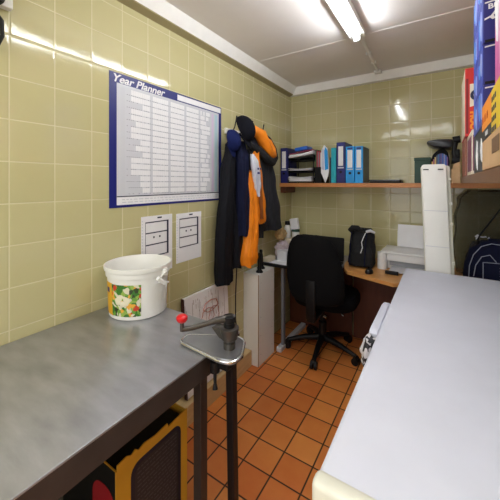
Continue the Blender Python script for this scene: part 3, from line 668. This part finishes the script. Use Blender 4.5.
# near: tan carton and pink carton above
t_ = carton('tan_carton', 1.386, 1.70, .72, 1.14, SZ, 1.605, m_carton, 'tan cardboard box with orange and yellow panels, nearest on the right shelf')
patch(t_, 'orange_panel', m_orp, [(.94, 1.53), (1.135, 1.53), (1.135, 1.602), (.94, 1.602)], x=1.386)
patch(t_, 'black_panel', m_blk, [(.94, 1.50), (1.135, 1.50), (1.135, 1.529), (.94, 1.529)], x=1.386)
patch(t_, 'yellow_panel', m_yl, [(.73, 1.50), (.935, 1.50), (.935, 1.602), (.73, 1.602)], x=1.386)
patch(t_, 'box_outline', mat('carton_print', (120, 90, 62), .7), [(.82, 1.45), (.93, 1.45), (.93, 1.485), (.82, 1.485)], x=1.386)
patch(t_, 'white_print', m_greyl, [(1.0, 1.508), (1.05, 1.508), (1.05, 1.52), (1.0, 1.52)], x=1.3849)
for q in range(3): text('lettering', ['HOT', 'BEEF', 'MIX'][q] if False else 'M', .03, (1.3845, 1.12-q*.05, 1.55), (0, -1, 0), (0, 0, 1), mat('red_print', (190, 70, 20), .5), t_)
bm = nb()
for q in range(4): 
    for j in range(3): box(bm, 1.3844, 1.385, .86+j*.025, .876+j*.025, 1.50+q*.024, 1.512+q*.024)
obj('small_print', bm, m_ink, t_)
p_ = carton('pink_carton', 1.392, 1.70, .62, .935, 1.606, 1.95, m_pink, 'pink box with yellow swirls on top of the tan cardboard box')
swoosh(p_, 1.392, .64, .93, 1.61, 1.94, [mat('lemon_print', (228, 220, 90), .4), mat('rose_print', (240, 170, 206), .4), m_whitep], 6)

# ------------------------------------------------------------------ freezer
Fz = thing('chest_freezer', (1.45, 1.3, 0), 'long white chest freezer with flat closed lid on the right', 'freezer')
obj('cabinet', box(nb(), 1.115, 1.80, .55, 2.08, .03, .775, .012, 3), m_lid, Fz, True)
obj('lid', box(nb(), 1.092, 1.815, .518, 2.118, .79, .85, .014, 4), m_lid, Fz, True)
obj('rim_strip', box(nb(), 1.089, 1.8165, .508, .545, .785, .8525, .012, 4), m_cream, Fz, True, label='cream rounded front edge of the lid')
obj('seal', box(nb(), 1.112, 1.80, .545, 2.085, .775, .79), m_grey, Fz)
bm = nb(); prism(bm, [(1.16, .835), (1.19, .845), (1.44, .845), (1.50, .835), (1.52, .80), (1.17, .80)], 0, 1.06, 1.091, .008); obj('lid_handle', bm, m_lid, Fz, True)
obj('lock', box(nb(), 1.055, 1.114, 1.21, 1.27, .745, .80, .005), m_grey, Fz)
for x, y in ((1.14, .58), (1.14, 2.0), (1.74, .58), (1.74, 2.0)): obj('foot', box(nb(), x, x+.04, y, y+.04, 0, .031), m_black, Fz)
ch = bpy.data.materials.new('patterned_cloth'); ch.use_nodes = True; nt = ch.node_tree; b = nt.nodes['Principled BSDF']; tc = nt.nodes.new('ShaderNodeTexCoord'); vo = nt.nodes.new('ShaderNodeTexVoronoi'); vo.inputs['Scale'].default_value = 70
cr = nt.nodes.new('ShaderNodeValToRGB'); cr.color_ramp.interpolation = 'CONSTANT'; cr.color_ramp.elements[0].color = srgb(30, 30, 36); cr.color_ramp.elements[1].color = srgb(214, 210, 214); cr.color_ramp.elements[1].position = .5
sc = nt.nodes.new('ShaderNodeSeparateColor'); nt.links.new(tc.outputs['Object'], vo.inputs['Vector']); nt.links.new(vo.outputs['Color'], sc.inputs[0]); nt.links.new(sc.outputs[0], cr.inputs[0]); nt.links.new(cr.outputs[0], b.inputs['Base Color'])
obj('patterned_cloth', drape([(.83, 1.10, 1.155, 1.055, 1.088), (.79, 1.09, 1.155, 1.045, 1.085), (.74, 1.10, 1.17, 1.05, 1.088), (.69, 1.13, 1.18, 1.055, 1.088)], 4, .007, seed=21), ch, None, True, 'black and white patterned cloth hanging from the freezer handle', 'cloth')

# tall folded white table
Tp = thing('folded_trestle_table', (1.26, 2.17, 0), 'tall folded white plastic table standing upright behind the freezer', 'folding table')
def lean(bm):
    for v in bm.verts: v.co.x += .055*(1-v.co.z/1.49)-.002
    return bm
def leaf(y0, y1, z0, z1):
    bm = nb(); w = 0 if y0 > 2.15 else .006; prism(bm, rrect(1.174+w, 1.326-w*3, z0, z1, .016), 1, y0, y1, .004); return lean(bm)
obj('leaf', leaf(2.135, 2.16, .0, .745), m_lid2 if False else m_white, Tp, True); obj('leaf', leaf(2.135, 2.16, .75, 1.492), m_white, Tp, True)
obj('rear_leaf', leaf(2.164, 2.192, .0, 1.484), m_cream, Tp, True)
for z in (1.13, 1.25, 1.395, .9):
    obj('hinge_lug', lean(box(nb(), 1.318, 1.329, 2.13, 2.17, z, z+.014, .002)), m_cream, Tp)
for x in (1.19, 1.265): obj('latch_mark', lean(box(nb(), x, x+.028, 2.132, 2.135, 1.458, 1.464)), m_black, Tp)
obj('moulded_line', lean(box(nb(), 1.185, 1.305, 2.1343, 2.1352, 1.21, 1.213)), m_greyl, Tp); obj('moulded_line', lean(box(nb(), 1.185, 1.305, 2.1343, 2.1352, .995, .998)), m_greyl, Tp)

# ------------------------------------------------------------------ desk
Dk = thing('office_desk', (.9, 2.5, 0), 'orange wood-topped office desk below the back shelf', 'desk')
bm = nb(); prism(bm, [(.622, 2.50), (.64, 2.40), (.665, 2.32), (.70, 2.262), (.80, 2.225), (1.02, 2.145), (1.10, 2.20), (1.16, 2.26), (1.84, 2.26), (1.84, 2.80), (.622, 2.80)], 2, .705, .73, .002); obj('top', bm, m_desk, Dk)
obj('side_panel', box(nb(), 1.10, 1.125, 2.28, 2.78, 0, .705), m_dwood, Dk); obj('back_panel', box(nb(), .625, 1.84, 2.76, 2.78, .01, .705), m_dwood, Dk)
obj('side_panel', box(nb(), 1.80, 1.825, 2.28, 2.76, 0, .705), m_dwood, Dk)
Dl = thing('side_desk', (.3, 2.5, 0), 'grey desk with dark edge and metal leg in the left back corner', 'desk')
obj('top', box(nb(), .015, .62, 2.19, 2.80, .695, .716, .002), mat('grey_laminate', (150, 150, 156), .45, noise=.05), Dl)
obj('edge_band', box(nb(), .015, .62, 2.183, 2.19, .692, .717, .002), m_black, Dl)
bm = nb(); box(bm, .17, .192, 2.24, 2.28, .04, .695, .003); obj('leg', bm, mat('leg_grey_metal', (120, 122, 128), .4), Dl)
bm = nb(); box(bm, .15, .195, 2.19, 2.72, .0, .04, .008); obj('foot_rail', bm, m_pgrey, Dl)
obj('back_panel', box(nb(), .02, .618, 2.74, 2.76, .01, .695), m_dwood, Dl)  # dark panel carried down to the floor to deepen shade under the desk
# laptop
Lp = thing('open_laptop', (.42, 2.5, .716), 'open black laptop on the desk behind the chair', 'laptop')
bm = nb(); prism(bm, rrect(.24, .61, 2.28, 2.50, .01), 2, .7165, .730, .002); obj('base', bm, m_black, Lp)
bm = nb(); prism(bm, rrect(.24, .61, .732, .925, .01), 1, 2.50, 2.508, .002); rot_about(bm, (.42, 2.5, .732), 'X', -6); obj('screen', bm, m_black, Lp)
# mouse
bm = nb(); lathe(bm, [(.03, .7305), (.031, .74), (.026, .752), (.015, .76), (.002, .762)], 0, 0, 20, .9, 1.5); 
for v in bm.verts: v.co += Vector((.845, 2.30, 0))
M_ = thing('computer_mouse', (.845, 2.30, .73), 'small black computer mouse on the wooden desk', 'mouse'); obj('shell', bm, m_black, M_, True)
obj('scroll_wheel', tube(nb(), [(.842, 2.267, .753), (.848, 2.267, .753)], .006, 10), m_grey, M_)
# black bag on desk
Bg = thing('black_rucksack', (.76, 2.5, .73), 'black rucksack with white cord on the wooden desk', 'bag')
obj('body', drape([(1.0, .70, .85, 0, 1), (.73, .7, .8, 0, 1)], 3, .0, seed=1) if False else drape([(.7385, 2.40, 2.60, .66, .845), (.76, 2.38, 2.61, .655, .85), (.86, 2.39, 2.60, .665, .85), (.95, 2.41, 2.58, .675, .845), (1.0, 2.43, 2.56, .69, .835), (1.015, 2.46, 2.54, .71, .82)], 4, .008, seed=31, pw=3.2), m_blackf, Bg, True)
for xs in (.70, .81): obj('strap', tube(nb(), [(xs, 2.40, 1.0), (xs-.004, 2.375, .93), (xs-.01, 2.368, .80), (xs-.012, 2.378, .75)], .010, 8, .5), m_navyd, Bg, True)
obj('top_handle', tube(nb(), [(.70, 2.44, .985), (.685, 2.42, 1.015), (.70, 2.41, 1.03), (.74, 2.42, 1.03), (.77, 2.43, 1.01)], [.012, .02, .022, .02, .012], 10), m_blackf, Bg, True)
obj('pocket', drape([(.75, 2.375, 2.45, .70, .85), (.84, 2.37, 2.45, .70, .85), (.90, 2.39, 2.45, .72, .83)], 3, .004, seed=32, pw=3), m_blackf, Bg, True)
obj('cord', tube(nb(), [(.80, 2.405, 1.0), (.785, 2.39, .96), (.775, 2.385, .93), (.782, 2.38, .89), (.772, 2.365, .85)], .003, 8), m_whitep, Bg, True, label='white cord')
obj('bright_lining', tube(nb(), [(.80, 2.42, 1.005), (.83, 2.43, 1.015), (.86, 2.44, 1.0)], [.01, .012, .008], 8), m_greyl, Bg, True)
# printer
Pr = thing('inkjet_printer', (1.05, 2.6, .73), 'white inkjet printer with paper in rear tray on desk', 'printer')
prb = nb(); prism(prb, [(.87, .7315), (1.30, .7315), (1.30, .835), (1.27, .852), (.90, .852), (.87, .835)], 1, 2.50, 2.74, .012); obj('body', prb, m_lid2, Pr, True)
obj('scanner_lid', box(nb(), .90, 1.28, 2.45, 2.73, .850, .866, .006), m_lid2, Pr, True)
bm = nb(); tube(bm, [(.906, 2.475, .7315), (.906, 2.475, .855)], .034, 16); obj('rounded_corner', bm, m_lid2, Pr, True)
obj('output_slot', box(nb(), .955, 1.26, 2.478, 2.50, .765, .80, .003), mat('printer_slot_grey', (150, 152, 156), .4), Pr); obj('front_panel', box(nb(), .94, 1.28, 2.455, 2.50, .80, .85, .006), m_lid2, Pr)
obj('output_tray', box(nb(), .965, 1.20, 2.36, 2.50, .742, .752, .003), m_pgrey, Pr)
bm = nb(); box(bm, .98, 1.215, 2.722, 2.729, .86, .99, .002); rot_about(bm, (1.1, 2.725, .86), 'X', -10); obj('rear_tray', bm, m_lid2, Pr)
bm = nb(); box(bm, .985, 1.21, 2.700, 2.709, .868, 1.045); rot_about(bm, (1.1, 2.705, .87), 'X', -10); obj('printer_paper', bm, m_whitep, None, label='stack of white paper standing in the printer tray', cat='paper')
obj('black_cartridge_box', box(nb(), .945, 1.03, 2.335, 2.355, .7305, .755, .003), m_black, None, label='small black gadget lying by the printer output tray', cat='gadget')

# bag and sack behind freezer
Nb = thing('quilted_bag', (1.56, 2.4, .73), 'navy bag with white piping and letters behind the freezer', 'bag')
obj('body', drape([(.7385, 2.36, 2.50, 1.40, 1.78), (.85, 2.34, 2.52, 1.41, 1.77), (.95, 2.36, 2.50, 1.44, 1.74), (1.00, 2.38, 2.48, 1.50, 1.72), (1.02, 2.40, 2.46, 1.54, 1.68)], 5, .008, seed=41, pw=3), m_navyd, Nb, True)
pip = mat('white_piping', (150, 156, 176), .6)
def arc(pts): return tube(nb(), pts, .0028, 6)
obj('piping', arc([(1.425, 2.352, .76), (1.43, 2.35, .86), (1.45, 2.352, .93), (1.49, 2.36, .985), (1.54, 2.37, 1.005), (1.60, 2.37, 1.0)]), pip, Nb, True)
obj('piping', arc([(1.45, 2.338, .80), (1.46, 2.335, .87), (1.49, 2.34, .925), (1.53, 2.342, .94), (1.56, 2.338, .90), (1.57, 2.33, .80)]), pip, Nb, True)
bm = nb(); box(bm, 1.495, 1.60, 2.325, 2.35, .76, .90, .01); pk = obj('pocket', bm, m_navyd, Nb, True)
obj('piping', arc([(1.495, 2.322, .76), (1.495, 2.322, .895), (1.60, 2.322, .90)]), pip, Nb, True)
text('lettering', 'NVN', .035, (1.575, 2.3235, .875), (0, 0, -1), (1, 0, 0), pip, Nb, bold=.001)
Sk = mat('shaded_sack_film', (66, 68, 56), .1, noise=.2, nscale=10); Sk.node_tree.nodes['Principled BSDF'].inputs['Transmission Weight'].default_value = .0  # dark tint stands for the shaded wall corner behind the sack
Sk.node_tree.nodes['Principled BSDF'].inputs['Alpha'].default_value = .42; Sk.node_tree.nodes['Principled BSDF'].inputs['Specular IOR Level'].default_value = .9
nbm = Sk.node_tree.nodes.new('ShaderNodeTexNoise'); nbm.inputs['Scale'].default_value = 16; nbp = Sk.node_tree.nodes.new('ShaderNodeBump'); nbp.inputs['Distance'].default_value = .06; Sk.node_tree.links.new(nbm.outputs[0], nbp.inputs['Height']); Sk.node_tree.links.new(nbp.outputs[0], Sk.node_tree.nodes['Principled BSDF'].inputs['Normal'])
obj('plastic_sack', drape([(.7385, 2.56, 2.74, 1.37, 1.80), (.9, 2.54, 2.76, 1.35, 1.82), (1.1, 2.56, 2.75, 1.36, 1.82), (1.26, 2.58, 2.73, 1.38, 1.80), (1.325, 2.62, 2.70, 1.44, 1.74)], 7, .016, seed=44), Sk, None, True, 'clear plastic sack slumped in the dark corner under the shelf', 'sack')
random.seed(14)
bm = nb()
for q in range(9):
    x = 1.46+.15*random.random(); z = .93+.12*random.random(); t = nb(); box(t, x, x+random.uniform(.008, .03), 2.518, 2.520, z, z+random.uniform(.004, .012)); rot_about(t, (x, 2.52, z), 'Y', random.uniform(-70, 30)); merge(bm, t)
obj('film_glints', bm, m_greyl, bpy.data.objects['plastic_sack'])  # light grey strips painting glints on the sack film
obj('dark_rod', tube(nb(), [(1.45, 2.53, .74), (1.49, 2.53, 1.02), (1.62, 2.53, 1.24)], .005, 8), m_black, None, True, 'thin black rod slanting above the navy bag', 'rod')
obj('dark_holdall', drape([(.7385, 2.57, 2.73, 1.43, 1.75), (.85, 2.58, 2.72, 1.43, 1.74), (.97, 2.60, 2.70, 1.47, 1.70)], 5, .01, seed=45), m_char, None, True, 'dark cloth bundle inside the clear plastic sack', 'bundle')

# clutter on left desk
Bo = thing('pill_bottle', (.05, 2.62, .716), 'white bottle with black cap on the corner desk pile', 'bottle')
z = .86
obj('box_pile', box(nb(), .02, .20, 2.56, 2.70, .7165, .855, .003), m_cr, None, label='pale cardboard box under the bottles in the desk corner', cat='box')
bm = nb(); lathe(bm, [(.028, z), (.03, z+.004), (.03, z+.10), (.02, z+.115), (.02, z+.12)], .05, 2.62, 20); obj('body', bm, m_white, Bo, True)
bm = nb(); lathe(bm, [(.024, z+.12), (.024, z+.15), (.02, z+.155)], .05, 2.62, 20); obj('cap', bm, m_black, Bo, True)
Bo.location.z = z-.004
for c in Bo.children: c.location.z += .716-(z-.004)
Gt = thing('medicine_tub', (.12, 2.63, z), 'small white tub with green band in the desk corner', 'tub')
bm = nb(); lathe(bm, [(.034, z), (.036, z+.004), (.036, z+.06), (.032, z+.062)], .13, 2.63, 24); obj('body', bm, m_white, Gt, True)
bm = nb(); lathe(bm, [(.037, z+.062), (.037, z+.08), (.03, z+.082)], .13, 2.63, 24); obj('lid', bm, m_green, Gt, True)
bm = nb(); box(bm, .09, .165, 2.61, 2.65, .943, 1.045, .003); rot_about(bm, (.13, 2.63, .943), 'Y', -10); obj('white_packet', bm, m_whitep, None, label='white packet tilted on top of the green-lidded tub', cat='packet')
def crumple(x0, x1, y0, y1, z0, z1, seed, m, name, label, cat):
    random.seed(seed); bm = nb(); t = nb(); bmesh.ops.create_icosphere(t, subdivisions=3, radius=1)
    ph = [random.uniform(0, 6) for _ in range(6)]
    for v in t.verts:
        c = v.co.copy(); d = 1+.18*math.sin(6*c.x+ph[0])*math.sin(7*c.y+ph[1])+.12*math.sin(11*c.z+ph[2]+3*c.x)+random.uniform(-.07, .07)
        v.co = Vector(((x0+x1)/2+c.x*d*(x1-x0)/2*.85, (y0+y1)/2+c.y*d*(y1-y0)/2*.85, max(z0, (z0+z1)/2+c.z*d*(z1-z0)/2)))
    merge(bm, t); return obj(name, bm, m, None, False, label, cat)
crumple(.02, .15, 2.34, 2.54, .7165, .86, 51, mat('crinkled_film', (206, 190, 194), .35, noise=.25, nscale=30), 'crumpled_bag', 'crumpled pale pink and white plastic bag on the corner desk', 'bag')
crumple(.02, .10, 2.36, 2.56, .86, .97, 52, mat('tan_paper', (190, 160, 110), .7, noise=.1), 'paper_bag', 'tan paper bag heaped below the charcoal jacket', 'bag')
obj('grey_box', box(nb(), .10, .19, 2.30, 2.40, .7165, .80, .003), m_pgrey, None, label='small grey box on the corner desk in front of the crumpled bag', cat='box')
obj('paper_sheet', box(nb(), .08, .34, 2.20, 2.30, .7165, .7185), m_whitep, None, label='white paper sheet lying on the dark edge of the corner desk', cat='paper')
random.seed(8); bm = nb()
for k in range(5):
    t = nb(); box(t, .02, .075, 2.205, 2.32, .7165+k*.007, .7215+k*.007); rot_about(t, (.05, 2.26, .7), 'Z', random.uniform(-6, 6)); merge(bm, t)
obj('booklets', bm, m_cr, None, label='small stack of cream booklets beside the black mills', cat='booklets')

# ------------------------------------------------------------------ office chair
cxx, cyy = .46, 2.42
Cc = thing('office_chair', (cxx, cyy, 0), 'black fabric office chair on a five star base at desk', 'chair')
bm = nb(); rs = []
# backrest: rounded, narrower at the bottom, slightly curved, leaning
def backring(z, w, y, th):
    return [Vector((cx0(z)+w*(abs(math.cos(t))**.7)*(1 if math.cos(t) > 0 else -1), y+.03*(math.cos(t)**2)-th*math.sin(t), z)) for t in [2*PI*k/32 for k in range(32)]]
def cx0(z): return .497+.10*(.80-z)
for z, w, th in ((.500, .06, .008), (.505, .14, .022), (.53, .185, .034), (.58, .203, .04), (.66, .21, .042), (.76, .208, .042), (.85, .192, .04), (.92, .170, .036), (.965, .142, .03), (.99, .10, .022), (.998, .04, .008)):
    rs.append(backring(z, w, 2.09+.035*((z-.72)/.25)**2*0+.05*(.75-z)*-.4, th))
rings(bm, rs); rot_about(bm, (.505, 2.09, .6), 'Z', 8); obj('backrest', bm, m_chair, Cc, True)
bm = nb(); rs = []
for z, s in ((.40, .8), (.41, .94), (.44, 1), (.48, 1), (.505, .95), (.51, .8)): rs.append([Vector((cxx+.03+.255*s*(abs(math.cos(t))**.7)*(1 if math.cos(t) > 0 else -1), cyy+.01+.225*s*(abs(math.sin(t))**.7)*(1 if math.sin(t) > 0 else -1), z)) for t in [2*PI*k/36 for k in range(36)]])
rings(bm, rs); obj('seat', bm, m_chair, Cc, True)
bm = nb(); t = nb(); box(t, .465, .535, 2.035, 2.06, .40, .68, .008); merge(bm, t); box(bm, .47, .53, 2.04, 2.35, .385, .412, .006); obj('back_support', bm, m_black, Cc, True)
bm = nb(); lathe(bm, [(.032, .12), (.032, .24), (.02, .245), (.02, .41), (.06, .415), (.06, .43)], cxx, cyy, 20); obj('gas_lift', bm, m_black, Cc, True)
obj('lever', tube(nb(), [(cxx+.02, cyy-.02, .40), (cxx+.17, cyy-.09, .385), (cxx+.20, cyy-.10, .365)], [.006, .006, .010], 8), m_chrome, Cc, True)
obj('adjustment_knob', tube(nb(), [(.55, 2.2, .385), (.575, 2.19, .385)], .014, 12), m_chrome, Cc, True)
for k in range(5):
    a = math.radians(-84+72*k); d = Vector((math.cos(a), math.sin(a), 0)); c = Vector((cxx, cyy, 0))
    bm = nb(); tube(bm, [c+Vector((0, 0, .115)), c+d*.15+Vector((0, 0, .10)), c+d*.285+Vector((0, 0, .065))], [.03, .022, .016], 10); lg = obj('leg', bm, m_black, Cc, True)
    n = Vector((-d.y, d.x, 0)); bm = nb(); p = c+d*.285+Vector((0, 0, .0285))
    tube(bm, [p-n*.024, p-n*.006], .028, 14); tube(bm, [p+n*.006, p+n*.024], .028, 14); tube(bm, [p-n*.02+Vector((0, 0, .02)), p+n*.02+Vector((0, 0, .02))], .018, 10)
    obj('caster', bm, m_black, lg, True)
for s in (-1,):
    pass
